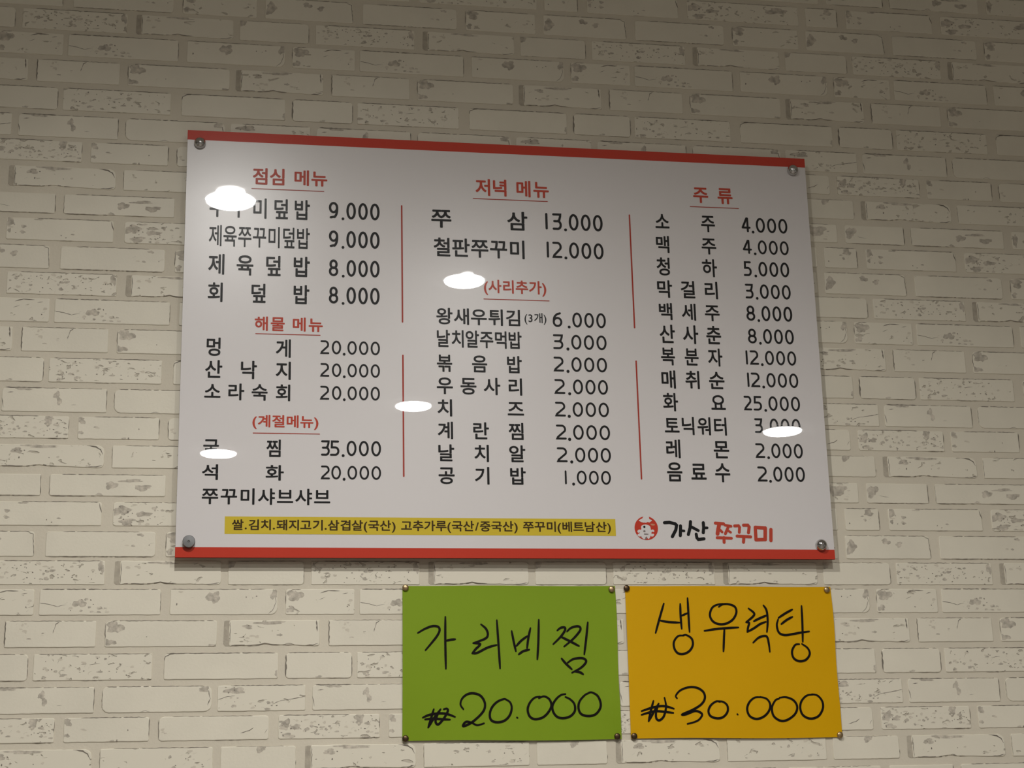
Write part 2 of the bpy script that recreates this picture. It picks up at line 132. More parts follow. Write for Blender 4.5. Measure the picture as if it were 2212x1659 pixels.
M_PITTED = mat('brick_paint_pitted', BRICK_COL, rough=0.5, spec=0.35); pitted(M_PITTED, BRICK_COL, (0.47, 0.42, 0.34))
M_CHIPPED = mat('brick_paint_chipped', BRICK_COL, rough=0.5, spec=0.35); pitted(M_CHIPPED, BRICK_COL, (0.50, 0.45, 0.365), thr=.645, scale=90)

def link(name, verts, faces, mats, parent=None, mi=None, smooth=False):
    me = bpy.data.meshes.new(name); me.from_pydata(verts, [], faces)
    for M in (mats if isinstance(mats, (list, tuple)) else [mats]): me.materials.append(M)
    if mi: me.polygons.foreach_set('material_index', mi)
    if smooth: me.polygons.foreach_set('use_smooth', [True] * len(me.polygons))
    me.update()
    o = bpy.data.objects.new(name, me); COL.objects.link(o)
    if parent: o.parent = parent
    return o

def empty(name, loc):
    o = bpy.data.objects.new(name, None); o.empty_display_size = 0.05; COL.objects.link(o); o.location = loc; return o

def tag(o, label=None, cat=None, group=None, kind=None):
    if label: o['label'] = label
    if cat: o['category'] = cat
    if group: o['group'] = group
    if kind: o['kind'] = kind
    return o

def box(x0, x1, y0, y1, z0, z1):
    v = [(x, y, z) for x in (x0, x1) for y in (y0, y1) for z in (z0, z1)]
    f = [(0, 1, 3, 2), (4, 6, 7, 5), (0, 4, 5, 1), (2, 3, 7, 6), (0, 2, 6, 4), (1, 5, 7, 3)]
    return v, f

# ---------------------------------------------------------------- the room
RX0, RX1, RY0 = -3.4, 4.2, -6.6
wall = link('wall_back', *box(RX0, RX1, WALL_Y, WALL_Y + 0.15, 0, ZO + CEIL), M_MORTAR); tag(wall, 'white painted brick wall carrying the menu board', kind='structure')
for nm, bx, M in (('wall_left', box(RX0 - 0.1, RX0, RY0, WALL_Y + 0.15, 0, ZO + CEIL), M_PLASTER), ('wall_right', box(RX1, RX1 + 0.1, RY0, WALL_Y + 0.15, 0, ZO + CEIL), M_PLASTER),
                  ('wall_front', box(RX0 - 0.1, RX1 + 0.1, RY0 - 0.1, RY0, 0, ZO + CEIL), M_PLASTER), ('floor', box(RX0 - 0.1, RX1 + 0.1, RY0 - 0.1, WALL_Y + 0.15, -0.1, 0), M_FLOOR),
                  ('ceiling', box(RX0 - 0.1, RX1 + 0.1, RY0 - 0.1, WALL_Y + 0.15, ZO + CEIL, ZO + CEIL + 0.1), M_CEIL)):
    tag(link(nm, *bx, M), kind='structure')

# ---------------------------------------------------------------- bricks: one repeat of ten courses, measured on the wall
DX, DZ = 0.5458, 0.5223
ROWZ = [(-.4030, -.4445), (-.4522, -.4965), (-.5065, -.5510), (-.5625, -.6070), (-.6180, -.6615), (-.6690, -.7095), (-.7205, -.7610), (-.7732, -.8115), (-.8222, -.8640), (-.8742, -.9180)]
TILE = {  # left, right of each brick
 '0a': (-.9105, -.7183), '0b': (-.7027, -.5208), '0c': (-.5090, -.3772), '1a': (-.8254, -.6225), '1b': (-.6069, -.4222), '1c': (-.4087, -.2881),
 '2a': (-.8792, -.7292), '2b': (-.7140, -.5255), '2c': (-.5146, -.3490), '3a': (-.8297, -.6336), '3b': (-.6137, -.4200), '3c': (-.4074, -.2928),
 '4c': (-.9069, -.7275), '4a': (-.7148, -.5318), '4b': (-.5226, -.3728), '5a': (-.7752, -.6348), '5b': (-.6196, -.4345), '5c': (-.4189, -.2446),
 '6a': (-.9187, -.7274), '6b': (-.7146, -.5279), '6c': (-.5151, -.3883), '7a': (-.8186, -.6203), '7b': (-.6020, -.4270), '7c': (-.4107, -.2873),
 '8a': (-.9169, -.7279), '8b': (-.7090, -.4730), '8c': (-.4579, -.3901), '9a': (-.8197, -.6344), '9b': (-.6171, -.4770), '9c': (-.4613, -.2926)}
# features in brick coordinates: u 0..1 to the right, v 0..1 downwards.  T/B/L/R = crevice along an edge (from, to, width mm);
# line = crack (points, mm); patch = worn blob (u, v, du, dv); pits = (u0, u1, v0, v1, count); round = corner radii mm (tl, tr, br, bl)
FEAT = {
 '0a': dict(T=[(.12, .96, .9)], patch=[(.965, .25, .025, .25)], pits=[(.03, .45, .08, .9, 26), (.45, .75, .2, .75, 22), (.75, .97, .2, .8, 5)], round=(2, 3, 2, 2)),
 '0b': dict(hook=1, pits=[(.1, .3, .15, .6, 6)], patch=[(.45, .08, .14, .05)], round=(3, 4, 6, 3)),
 '0c': dict(patch=[(.04, .12, .06, .14)], R=[(.2, .95, .9)], T=[(.1, .9, .5)], B=[(.05, .3, .4), (.55, .95, .5)], round=(8, 6, 6, 3)),
 '1a': dict(T=[(.02, .5, 1.3), (.5, .98, .7)], line=[([(.0, .52), (.08, .58), (.15, .67), (.22, .6)], .9)], pits=[(.2, .46, .25, .9, 18), (.48, .56, .7, .95, 9)], patch=[(.33, .55, .05, .16)], R=[(.1, .9, .8)], round=(3, 4, 2, 2)),
 '1b': dict(T=[(.0, .88, .8)], patch=[(.40, .32, .055, .25), (.965, .2, .03, .2)], pits=[(.03, .2, .1, .7, 4), (.7, .97, .2, .5, 5)], line=[([(.97, .15), (.985, .5), (.95, .85), (.91, .98)], .7)], round=(2, 8, 12, 3)),
 '1c': dict(L=[(.05, .6, 1.0)], patch=[(.13, .26, .10, .24), (.07, .8, .06, .12)], line=[([(.02, .12), (.1, .02), (.22, .01)], 1.0), ([(.5, .16), (.56, .1), (.62, .05), (.78, .07)], 1.6), ([(.82, .2), (.9, .15)], 1.4), ([(.48, .42), (.57, .32)], .7), ([(.7, .45), (.75, .38)], .7)], pits=[(.85, .98, .4, .9, 5)], round=(5, 3, 3, 3)),
 '2a': dict(L=[(.0, .95, 1.8)], T=[(.05, .97, .7)], line=[([(.60, .02), (.555, .12), (.54, .3), (.525, .48)], 1.1)], pits=[(.12, .28, .1, .75, 9), (.38, .45, .4, .55, 2)], round=(2, 2, 2, 2)),
 '2b': dict(T=[(.06, .97, .9)], L=[(.1, .7, 1.0)], line=[([(.0, .2), (.03, .06), (.09, .01)], 1.3)], patch=[(.085, .25, .065, .24), (.035, .82, .055, .13), (.955, .95, .03, .05)], pits=[(.25, .4, .5, .7, 2)], round=(8, 4, 8, 2)),
 '2c': dict(hook=1, line=[([(.965, .02), (.97, .3), (.975, .45)], 2.6)], patch=[(.48, .10, .14, .07), (.25, .25, .05, .08)], pits=[(.15, .35, .15, .7, 5), (.55, .65, .5, .6, 2)], round=(3, 2, 4, 3)),
 '3a': dict(T=[(.04, .98, 1.0)], B=[(.4, .6, .5)], pits=[(.05, .32, .15, .98, 18), (.33, .75, .08, .7, 16), (.75, .97, .4, .9, 5)], line=[([(.47, .42), (.52, .38), (.56, .37)], .9), ([(.23, .1), (.2, .35)], .9)], patch=[(.25, .8, .03, .05)], round=(2, 2, 2, 2)),
 '3b': dict(T=[(.02, .97, 1.1)], line=[([(.0, .3), (.01, .12), (.05, .03), (.1, .01)], 1.5), ([(.0, .8), (.0, .6)], .7)], patch=[(.99, .82, .02, .14)], round=(7, 4, 4, 3)),
 '3c': dict(L=[(.1, .9, 2.2)], T=[(.04, .95, 1.0)], R=[(.15, .9, 1.2)], B=[(.05, .2, .5), (.6, .95, .6)], patch=[(.5, .94, .05, .04)], round=(8, 6, 6, 6)),
 '4a': dict(T=[(.04, .93, 1.0)], L=[(.15, .8, .7)], patch=[(.93, .12, .05, .12)], line=[([(.91, .06), (.97, .2), (.985, .5), (.96, .75)], 1.3), ([(.35, .98), (.4, .93), (.44, .98)], .7)], round=(9, 10, 12, 12)),
 '4b': dict(T=[(.15, .98, .9)], pits=[(.02, .3, .05, .9, 14), (.35, .75, .55, .95, 12)], line=[([(.62, .75), (.72, .6), (.85, .55), (1., .45)], 1.0), ([(.0, .55), (.12, .42), (.2, .4)], .7)], patch=[(.2, .2, .1, .14)], round=(4, 2, 2, 3)),
 '4c': dict(T=[(.03, .38, 1.6), (.38, .97, .7)], patch=[(.2, .06, .07, .06), (.52, .3, .035, .13), (.545, .55, .02, .2)], line=[([(.05, .22), (.11, .2)], 1.2), ([(.0, .45), (.01, .6), (.02, .85)], 1.2), ([(.66, .7), (.71, .69)], .8)], R=[(.05, .9, 1.1)], round=(6, 3, 2, 3)),
 '5a': dict(T=[(.2, .96, 1.1)], R=[(.05, .8, 1.4)], patch=[(.04, .18, .05, .15), (.04, .72, .03, .08)], pits=[(.1, .25, .4, .6, 2), (.7, .75, .5, .7, 1), (.55, .65, .9, .98, 3)], round=(3, 4, 3, 3)),
 '5b': dict(L=[(.15, .9, 1.6)], T=[(.12, .85, .6)], line=[([(.74, .72), (.82, .62), (.86, .5)], 1.0), ([(.96, .75), (.99, .55)], .8)], B=[(.5, .75, .5)], pits=[(.03, .1, .5, .7, 3)], round=(9, 6, 4, 6)),
 '5c': dict(T=[(.05, .7, 1.0)], B=[(.8, 1., .9)], R=[(.15, .6, .8)], patch=[(.07, .4, .05, .2), (.1, .85, .06, .1), (.8, .2, .045, .2), (.17, .5, .05, .1)], pits=[(.02, .45, .1, .95, 30), (.45, .98, .2, .85, 34)], round=(4, 3, 2, 4)),
 '6a': dict(hook=1, line=[([(.84, .02), (.92, .08), (.965, .2), (.985, .42)], 2.2)], patch=[(.42, .08, .16, .07), (.22, .28, .06, .1)], pits=[(.12, .3, .2, .7, 5), (.5, .6, .5, .6, 2)], round=(3, 12, 8, 3)),
 '6b': dict(T=[(.12, .97, .9)], L=[(.1, .95, .6)], pits=[(.6, .97, .15, .9, 16)], round=(3, 3, 3, 2)),
 '6c': dict(T=[(.2, .9, .4)], patch=[(.53, .11, .07, .13)], R=[(.6, .8, .8)], round=(3, 4, 4, 3)),
 '7a': dict(T=[(.1, .98, .9)], B=[(.02, .4, .9), (.55, .75, .5)], L=[(.05, .95, .7)], patch=[(.53, .5, .045, .2), (.7, .28, .09, .08), (.8, .6, .08, .12), (.43, .93, .03, .06)], round=(4, 3, 3, 4)),
 '7b': dict(patch=[(.03, .5, .035, .38), (.75, .4, .1, .3), (.68, .2, .04, .1)], T=[(.3, .9, .5)], pits=[(.7, .98, .2, .9, 6)], round=(4, 3, 3, 4)),
 '7c': dict(patch=[(.09, .42, .085, .3)], R=[(.05, .95, 1.1)], B=[(.1, .95, .7)], line=[([(.2, .62), (.3, .68), (.36, .7)], .6)], round=(3, 2, 2, 3)),
 '8a': dict(T=[(.28, .97, 1.0)], patch=[(.035, .2, .04, .18), (.16, .4, .03, .06), (.03, .6, .02, .08), (.3, .06, .04, .04)], line=[([(.975, .03), (.985, .25), (1., .45)], 1.8)], pits=[(.04, .2, .3, .75, 5), (.5, .62, .45, .9, 4)], B=[(.5, .62, .7)], round=(3, 5, 2, 3)),
 '8b': dict(T=[(.08, .9, .6)], patch=[(.06, .35, .06, .2), (.1, .82, .06, .12), (.22, .5, .05, .12), (.8, .3, .1, .15)], pits=[(.02, .45, .1, .95, 26), (.45, .7, .3, .9, 8)], round=(5, 3, 3, 5)),
 '8c': dict(T=[(.05, .95, .9)], R=[(.1, .95, 1.2)], patch=[(.7, .2, .14, .14)], pits=[(.1, .8, .3, .8, 4)], round=(3, 3, 3, 3)),
 '9a': dict(T=[(.15, .85, .8)], B=[(.02, .98, .8)], patch=[(.86, .13, .03, .06)], line=[([(.985, .45), (.95, .48)], .9), ([(.0, .1), (.03, .03)], .8)], pits=[(.6, .95, .3, .6, 4)], round=(4, 5, 6, 2)),
 '9b': dict(L=[(.05, .7, 1.1)], patch=[(.10, .22, .09, .2), (.05, .8, .04, .12)], T=[(.1, .9, .8)], pits=[(.8, .97, .2, .6, 5)], round=(6, 3, 3, 3)),
 '9c': dict(T=[(.02, .95, .8)], patch=[(.065, .5, .06, .28), (.48, .25, .05, .12), (.63, .38, .04, .11)], line=[([(.93, .04), (.985, .12), (.99, .5), (1., .95)], 1.0)], round=(3, 6, 3, 3)),
}

def brick_mesh(key):
    rnd = random.Random(key)
    x0, x1 = TILE[key]; zt, zb = ROWZ[int(key[0])]
    W, H = x1 - x0, zt - zb
    F = FEAT[key]; hook = F.get('hook')
    rad = [r / 1000 for r in F.get('round', (3, 3, 3, 3))]
    amp = 0.0003 if not hook else 0.0006
    P = []
    def jit(): return rnd.uniform(-amp, amp)
    def ragged(u):
        if not hook: return 0
        return 0.0022 * max(0, math.sin(u * 3.0 + 0.4)) + 0.0024 * math.exp(-((u - .43) / .05) ** 2) - 0.001 * math.exp(-((u - .27) / .07) ** 2)
    def edge(ax, az, bx, bz, n, f=None):
        for i in range(n):
            t = (i + .5) / n; x = ax + (bx - ax) * t; z = az + (bz - az) * t
            if f: z += f(x / W)
            P.append((x + jit(), z + jit()))
    def corner(cx, cz, r, a0):
        for i in range(4):
            a = a0 + math.pi / 2 * i / 3
            P.append((cx + r * math.cos(a) + jit() * .5, cz + r * math.sin(a) + jit() * .5))
    tl, tr, br, bl = rad
    xs = 0.0095 if hook else 0.0       # the worn strip at the left of the hooked bricks
    corner(W - tr, -tr, tr, 0)         # runs 0..90 degrees: clockwise list is reversed below
    edge(W - tr, 0, xs + tl, 0, 12)
    corner(xs + tl, -tl, tl, math.pi / 2)
    edge(xs, -tl, xs, -H + bl, 4)
    corner(xs + bl, -H + bl, bl, math.pi)
    edge(xs + bl, -H, W - br, -H, 16, ragged)
    corner(W - br, -H + br, br, -math.pi / 2)
    edge(W, -H + br, W, -tr, 4)
    n = len(P)
    cxm, czm = (W + xs) / 2, -H / 2
    def inset(p, d):
        x, z = p
        x2 = x - d * (1 if x > cxm else -1) * min(1, abs(x - cxm) / (W / 2 - .012) * 1.0) ** 6 if abs(x - cxm) > W / 2 - .014 else x
        z2 = z - d * (1 if z > czm else -1) * min(1, abs(z - czm) / (H / 2)) ** 2
        return x2, z2
    dep = WALL_Y - FACE_Y
    V = [(x, 0, z) for x, z in P] + [(x, -dep * .75, z) for x, z in (inset(p, .0003) for p in P)] + [(x, -dep, z) for x, z in (inset(p, .0013) for p in P)]
    Fc = []; MI = []
    for k in (0, 1):
        for i in range(n):
            j = (i + 1) % n
            Fc.append((k * n + i, (k + 1) * n + i, (k + 1) * n + j, k * n + j)); MI.append(0)
    Fc.append(tuple(range(2 * n, 3 * n))[::-1]); MI.append(0)
    yf = -dep - .00012
    lay = [0]
    def addpoly(pts, mi, yy=None):
        lay[0] += 1
        y = (yf if yy is None else yy) - lay[0] * 1e-6
        a = sum(pts[i][0] * pts[(i + 1) % len(pts)][1] - pts[(i + 1) % len(pts)][0] * pts[i][1] for i in range(len(pts)))
        if a < 0: pts = pts[::-1]
        s = len(V); V.extend((x, y, z) for x, z in pts)
        Fc.append(tuple(range(s, s + len(pts)))); MI.append(mi)
    def ribbon(pts, wmm, mi=1, jitter=.00035, gap=0.0, yy=None):
        # resample every 4 mm
        Q = []
        for (ax, az), (bx, bz) in zip(pts, pts[1:]):
            L = math.hypot(bx - ax, bz - az); k = max(1, int(L / .004))
            Q += [(ax + (bx - ax) * i / k, az + (bz - az) * i / k) for i in range(k)]
        Q.append(pts[-1]); Q = [(x + rnd.uniform(-jitter, jitter), z + rnd.uniform(-jitter, jitter)) for x, z in Q]
        N = len(Q); ws = [wmm / 1000 * rnd.uniform(.35, 1.1) for _ in Q]; ws[0] *= .2; ws[-1] *= .2
        y = (yf if yy is None else yy)
        s = len(V)
        for i, (x, z) in enumerate(Q):
            a, b = Q[max(0, i - 1)], Q[min(N - 1, i + 1)]
            tx, tz = b[0] - a[0], b[1] - a[1]; l = math.hypot(tx, tz) or 1
            nx, nz = -tz / l, tx / l; h = ws[i] / 2
            V.append((x + nx * h, y, z + nz * h)); V.append((x - nx * h, y, z - nz * h))
        for i in range(N - 1):
            if gap and rnd.random() < gap: continue
            Fc.append((s + 2 * i, s + 2 * i + 1, s + 2 * i + 3, s + 2 * i + 2)); MI.append(mi)
    def blob(u, v, du, dv, mi=2, n=22, rough=.42):
        pts = []
        ph = [rnd.uniform(0, 6.28) for _ in range(4)]
        for i in range(n):
            a = 2 * math.pi * i / n; r = 1 + rough * (.45 * math.sin(2 * a + ph[0]) + .4 * math.sin(3 * a + ph[1]) + .3 * math.sin(5 * a + ph[2]) + .2 * math.sin(8 * a + ph[3]))
            uu = min(.992, max(.008, u + du * r * math.cos(a))); vv = min(.985, max(.015, v + dv * r * math.sin(a)))
            pts.append((uu * W, -vv * H))
        addpoly(pts, mi)
    if hook:   # dark worn recess between mortar and brick at the left
        s = len(V); pts = [(0.0006, -.0015), (.0035, -.0003), (.0105, -.0006), (.0125, -.003), (.0098, -.0065), (.0085, -.012), (.0090, -.019), (.0080, -.027), (.0088, -.034), (.0125, -.0385), (.010, -H + .0006), (.003, -H + .0002), (.0, -H + .004)]
        a = [(x * 1.25, z) for x, z in pts[::-1]]
        V.extend((x, -dep * .35, z) for x, z in a); Fc.append(tuple(range(s, s + len(a)))); MI.append(3)
        ribbon([(.0115 + rnd.uniform(-.0006, .0006), -.003 - i * .0044) for i in range(9)], 1.1, 1)
        cp = [(u, ragged(u)) for u in [.07 + .03 * i for i in range(18)]]
        ribbon([(u * W, -H + r + .0004) for u, r in cp], 1.3, 1, gap=.12)
        ribbon([(.86 * W, -H + .0012), (.93 * W, -H + .0016), (.985 * W, -H + .0042)], 1.4)
    mm = .0002
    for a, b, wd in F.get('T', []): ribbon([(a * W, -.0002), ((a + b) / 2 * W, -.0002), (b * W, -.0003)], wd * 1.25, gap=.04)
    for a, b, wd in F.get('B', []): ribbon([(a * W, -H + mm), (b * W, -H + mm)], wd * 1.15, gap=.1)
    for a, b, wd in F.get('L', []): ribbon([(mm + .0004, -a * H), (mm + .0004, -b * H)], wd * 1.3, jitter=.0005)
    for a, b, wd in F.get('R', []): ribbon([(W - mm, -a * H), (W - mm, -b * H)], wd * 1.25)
    for bl_ in F.get('patch', []): blob(*bl_)
    for pts, wd in F.get('line', []): ribbon([(u * W, -v * H) for u, v in pts], wd * 1.15)
    for u0, u1, v0, v1, cnt in F.get('pits', []):
        for _ in range(cnt):
            u, v = rnd.uniform(u0, u1), rnd.uniform(v0, v1)
            r = rnd.random()
            if r < .30:     # short crack
                L = rnd.uniform(.002, .007); an = rnd.uniform(-.2, 1.1)
                ribbon([(u * W, -v * H), (u * W + L * math.cos(an), -v * H + L * math.sin(an))], rnd.uniform(.5, 1.1), jitter=.0004)
            elif r < .62: blob(u, v, rnd.uniform(.0006, .0016) / W, rnd.uniform(.0006, .0013) / H, 1, 7, .4)
            else: blob(u, v, rnd.uniform(.002, .005) / W, rnd.uniform(.001, .0028) / H, 2 if r < .8 else 4, 9, .35)
    me = bpy.data.meshes.new('brick'); me.from_pydata(V, [], Fc)
    for M in (M_PITTED if key in ('0a', '3a', '5c', '8b') else M_CHIPPED if key in ('0b', '1c', '2c', '4b', '6a', '9b', '7b', '6b') else M_BRICK, M_CREV, M_STAIN, M_HOOK, M_CHIPL): me.materials.append(M)
    me.polygons.foreach_set('material_index', MI); me.update()
    return me

# measured with the face at y = .020: carry it along the sight lines to the real face
KF = (FACE_Y - cy_) / (0.020 - cy_)
def carry(x, z): return cx_ + (x - cx_) * KF, cz_ + (z - cz_) * KF
MESH = {k: brick_mesh(k) for k in TILE}
def project(x, z, y=FACE_Y):
    d = Vector((x - cx_, y - cy_, z - cz_)); w_ = d.dot(fwd)
    return 1106 + foc * d.dot(rt) / w_, 829.5 - foc * d.dot(up) / w_
parts, rest = [], []
for j in range(-4, 5):
    for i in range(-6, 9):
        for k, (a, b) in TILE.items():
            zt, zb = ROWZ[int(k[0])]
            x, z = carry(a + i * DX, zt + j * DZ); W, H = (b - a), zt - zb
            if x < RX0 + .02 or x + W * KF > RX1 - .02 or z > CEIL - .005 or z - H < -ZO + .02: continue
            px = [project(x + u * W, z - v * H) for u in (0, 1) for v in (0, 1)]
            X = [q[0] for q in px]; Y = [q[1] for q in px]
            infr = max(X) > -3 and min(X) < 2215 and max(Y) > -3 and min(Y) < 1662
            hid = x > -.585 and x + W < .595 and z < .375 and z - H > -.385
            hid = hid or (-.2 < x and x + W < .18 and z < -.45 and z - H > -.71) or (.205 < x and x + W < .592 and z < -.452 and z - H > -.71)
            (parts if infr and not hid else rest).append((k, x, z))
for k, x, z in parts[:300]:
    o = bpy.data.objects.new('brick', MESH[k]); COL.objects.link(o); o.parent = wall
    o.location = (x, WALL_Y, z + ZO); o.scale = (KF, 1, KF)
bm = bmesh.new()
for k, x, z in rest + parts[300:]:
    n0 = len(bm.verts); bm.from_mesh(MESH[k]); bm.verts.ensure_lookup_table()
    for v in bm.verts[n0:]: v.co = Vector((v.co.x * KF + x, v.co.y + WALL_Y, v.co.z * KF + z + ZO))
me = bpy.data.meshes.new('brickwork'); bm.to_mesh(me); bm.free()
for M in (M_BRICK, M_CREV, M_STAIN, M_HOOK, M_CHIPL): me.materials.append(M)
o = bpy.data.objects.new('brickwork', me); COL.objects.link(o); o.parent = wall; o['kind'] = 'stuff'
print('BRICKS', len(parts), len(rest))

# ---------------------------------------------------------------- lettering
_gc = {}
def glyph(ch, weight=0.013):
    """outline of one character, filled: (verts 2d, faces, ink box)"""
    if (ch, weight) in _gc: return _gc[ch, weight]
    extra = weight; off = 0.0
    cu = bpy.data.curves.new('glyph', 'FONT'); cu.body = ch; cu.size = 1.0; cu.offset = off; cu.resolution_u = 4
    ob = bpy.data.objects.new('glyph', cu); COL.objects.link(ob)
    bpy.context.view_layer.update()
    me_ = bpy.data.meshes.new_from_object(ob)
    V = [(v.co.x, v.co.y) for v in me_.vertices]; Fs = [tuple(p.vertices) for p in me_.polygons]
    bpy.data.objects.remove(ob); bpy.data.meshes.remove(me_); bpy.data.curves.remove(cu)
    if V: b = (min(x for x, _ in V), max(x for x, _ in V), min(y for _, y in V), max(y for _, y in V))
    else: b = (0, .3, 0, .7)
    if extra > 0 and V:
        b = (b[0] - extra, b[1] + extra, b[2] - extra, b[3] + extra); n0 = len(V); V0, F0 = V, Fs; V, Fs = [], []
        for k in range(6):
            a = math.pi / 3 * k + .26; V += [(x + extra * math.cos(a), y + extra * math.sin(a)) for x, y in V0]; Fs += [tuple(i + n0 * k for i in f) for f in F0]
    _gc[ch, weight] = (V, Fs, b); return _gc[ch, weight]

def arc(cx, cy, rx, ry, a0, a1, n=14):
    return [(cx + rx * math.cos(math.radians(a0 + (a1 - a0) * i / n)), cy + ry * math.sin(math.radians(a0 + (a1 - a0) * i / n))) for i in range(n + 1)]
DIG = {  # strokes in a unit box, y up
 '0': [arc(.5, .5, .5, .5, 90, 450, 28)],
 '1': [[(.5, 1), (.5, 0)]],
 '2': [[(0, 1), (.55, 1)] + arc(.55, .72, .40, .28, 90, -30, 8) + [(.08, .12), (.0, 0), (.2, 0), (1, 0)]],
 '3': [[(0, 1), (.95, 1), (.93, .86), (.80, .62), (.60, .53)], [(.12, .53), (.62, .53)] + arc(.62, .27, .36, .26, 90, -70, 8) + [(.6, 0), (0, 0)]],
 '4': [[(.72, 0), (.72, 1)], [(.72, 1), (.60, 1), (0, .28)], [(0, .28), (1, .28)]],
 '5': [[(.92, 1), (.12, 1), (.10, .56), (.5, .56)] + arc(.55, .28, .42, .28, 90, -80, 8) + [(.5, 0), (0, 0)]],
 '6': [[(.85, .98), (.5, .92)] + arc(.62, .45, .60, .45, 115, 180, 6) + [(0, .31)], arc(.5, .31, .5, .31, 180, 540, 22)],
 '8': [arc(.5, .745, .42, .255, 90, 450, 20), arc(.5, .26, .5, .26, 90, 450, 22)],
 '9': [arc(.5, .69, .5, .31, 0, 360, 22), [(1, .72)] + arc(.38, .55, .62, .55, 0, -65, 6) + [(.5, .06), (.12, .02)]],
}
def stroke(pts, w, taper=None, close=False):
    """ribbon of width w along 2d points, rounded ends"""
    V, F = [], []
    P = [pts[0]]
    for q in pts[1:]:
        if math.hypot(q[0] - P[-1][0], q[1] - P[-1][1]) > 1e-6: P.append(q)
    n = len(P)
    if n == 1: P.append((P[0][0] + 1e-5, P[0][1])); n = 2
    loop = n > 4 and math.hypot(P[0][0] - P[-1][0], P[0][1] - P[-1][1]) < w * .05
    if loop: P = P[:-1]; n -= 1
    def ww(i):
        if not taper: return w / 2
        t = i / (n - 1); return w / 2 * (taper + (1 - taper) * min(1, 3.2 * min(t, 1 - t) + .25))
    for i in range(n):
        if loop: a, b = P[(i - 1) % n], P[(i + 1) % n]
        else: a, b = P[max(0, i - 1)], P[min(n - 1, i + 1)]
        p = P[i]
        d1 = (p[0] - a[0], p[1] - a[1]); d2 = (b[0] - p[0], b[1] - p[1])
        l1 = math.hypot(*d1) or 0; l2 = math.hypot(*d2) or 0
        if l1 == 0: d1, l1 = d2, l2
        if l2 == 0: d2, l2 = d1, l1
        t = (d1[0] / l1 + d2[0] / l2, d1[1] / l1 + d2[1] / l2); l = math.hypot(*t)
        if l < .2: t = d2; l = l2
        nx, ny = -t[1] / l, t[0] / l
        c = max(.5, abs(nx * -d2[1] / l2 + ny * d2[0] / l2)); h = ww(i) / c
        V += [(p[0] + nx * h, p[1] + ny * h), (p[0] - nx * h, p[1] - ny * h)]
    for i in range(n if loop else n - 1):
        j = (i + 1) % n; F.append((2 * i, 2 * i + 1, 2 * j + 1, 2 * j))
    if not loop:
        for e, q in ((0, P[1]), (n - 1, P[-2])):
            p = P[e]; a0 = math.atan2(p[1] - q[1], p[0] - q[0]); h = ww(e); s = len(V)
            V += [(p[0] + h * math.cos(a0 + math.radians(a)), p[1] + h * math.sin(a0 + math.radians(a))) for a in range(-90, 91, 30)]
            F.append(tuple(range(s, s + 7)))
    return V, F

BY = -0.0003
class Sheet:
    """flat print collected in x, z and linked as one mesh just in front of a plane"""
    def __init__(s): s.V = []; s.F = []; s.L = []; s.k = 0
    def add(s, V, F, f=lambda p: p, copies=1):
        n = len(s.V); s.V += [f(v) for v in V]; c = copies; m_ = len(V) // c; s.L += [s.k + i // m_ for i in range(len(V))]; s.k += c; s.F += [tuple(i + n for i in q) for q in F]
    def build(s, name, M, parent, y=BY, yfun=None):
        V = [(x, (yfun(x, z) if yfun else y) - l * 1.4e-5, z + ZO) for (x, z), l in zip(s.V, s.L)]
        F = []
        for q in s.F:
            a = 0
            for i in range(len(q)):
                p1, p2 = s.V[q[i]], s.V[q[(i + 1) % len(q)]]; a += p1[0] * p2[1] - p2[0] * p1[1]
            F.append(q if a > 0 else q[::-1])
        return link(name, V, F, M, parent)


sign = empty('menu_board', (0, 0.02, ZO - .4))
tag(sign, 'large glossy white menu board with red top and bottom bars, standing off the brick wall', 'menu board')
def sub(o):   # keep world positions under the sign's empty
    o.parent = sign; o.location = -Vector(sign.location); return o

panel = sub(link('panel', *box(-.6, .6, 0, .005, ZO - .4, ZO + .4), M_WHITE))
for nm, z0, z1 in (('top_bar', .4 - .0187, .4), ('bottom_bar', -.4, -.4 + .0180)):
    tag(sub(link('red_bar', *box(-.6002, .6002, -.0002, .0052, ZO + z0, ZO + z1 + (0.0002 if z1 > 0 else 0)), M_RED)), 'red bar along the %s edge of the board' % ('top' if z1 > 0 else 'bottom'))

def syl(S, root, M):
    o = S.build('letter', M, root); o.location = -(Vector(root.location) + Vector(sign.location))
def text_root(name, row):
    e = empty(name, (0, 0, 0)); e.parent = sign; e.location = Vector((row[1], 0, row[6] + ZO)) - Vector(sign.location); return e

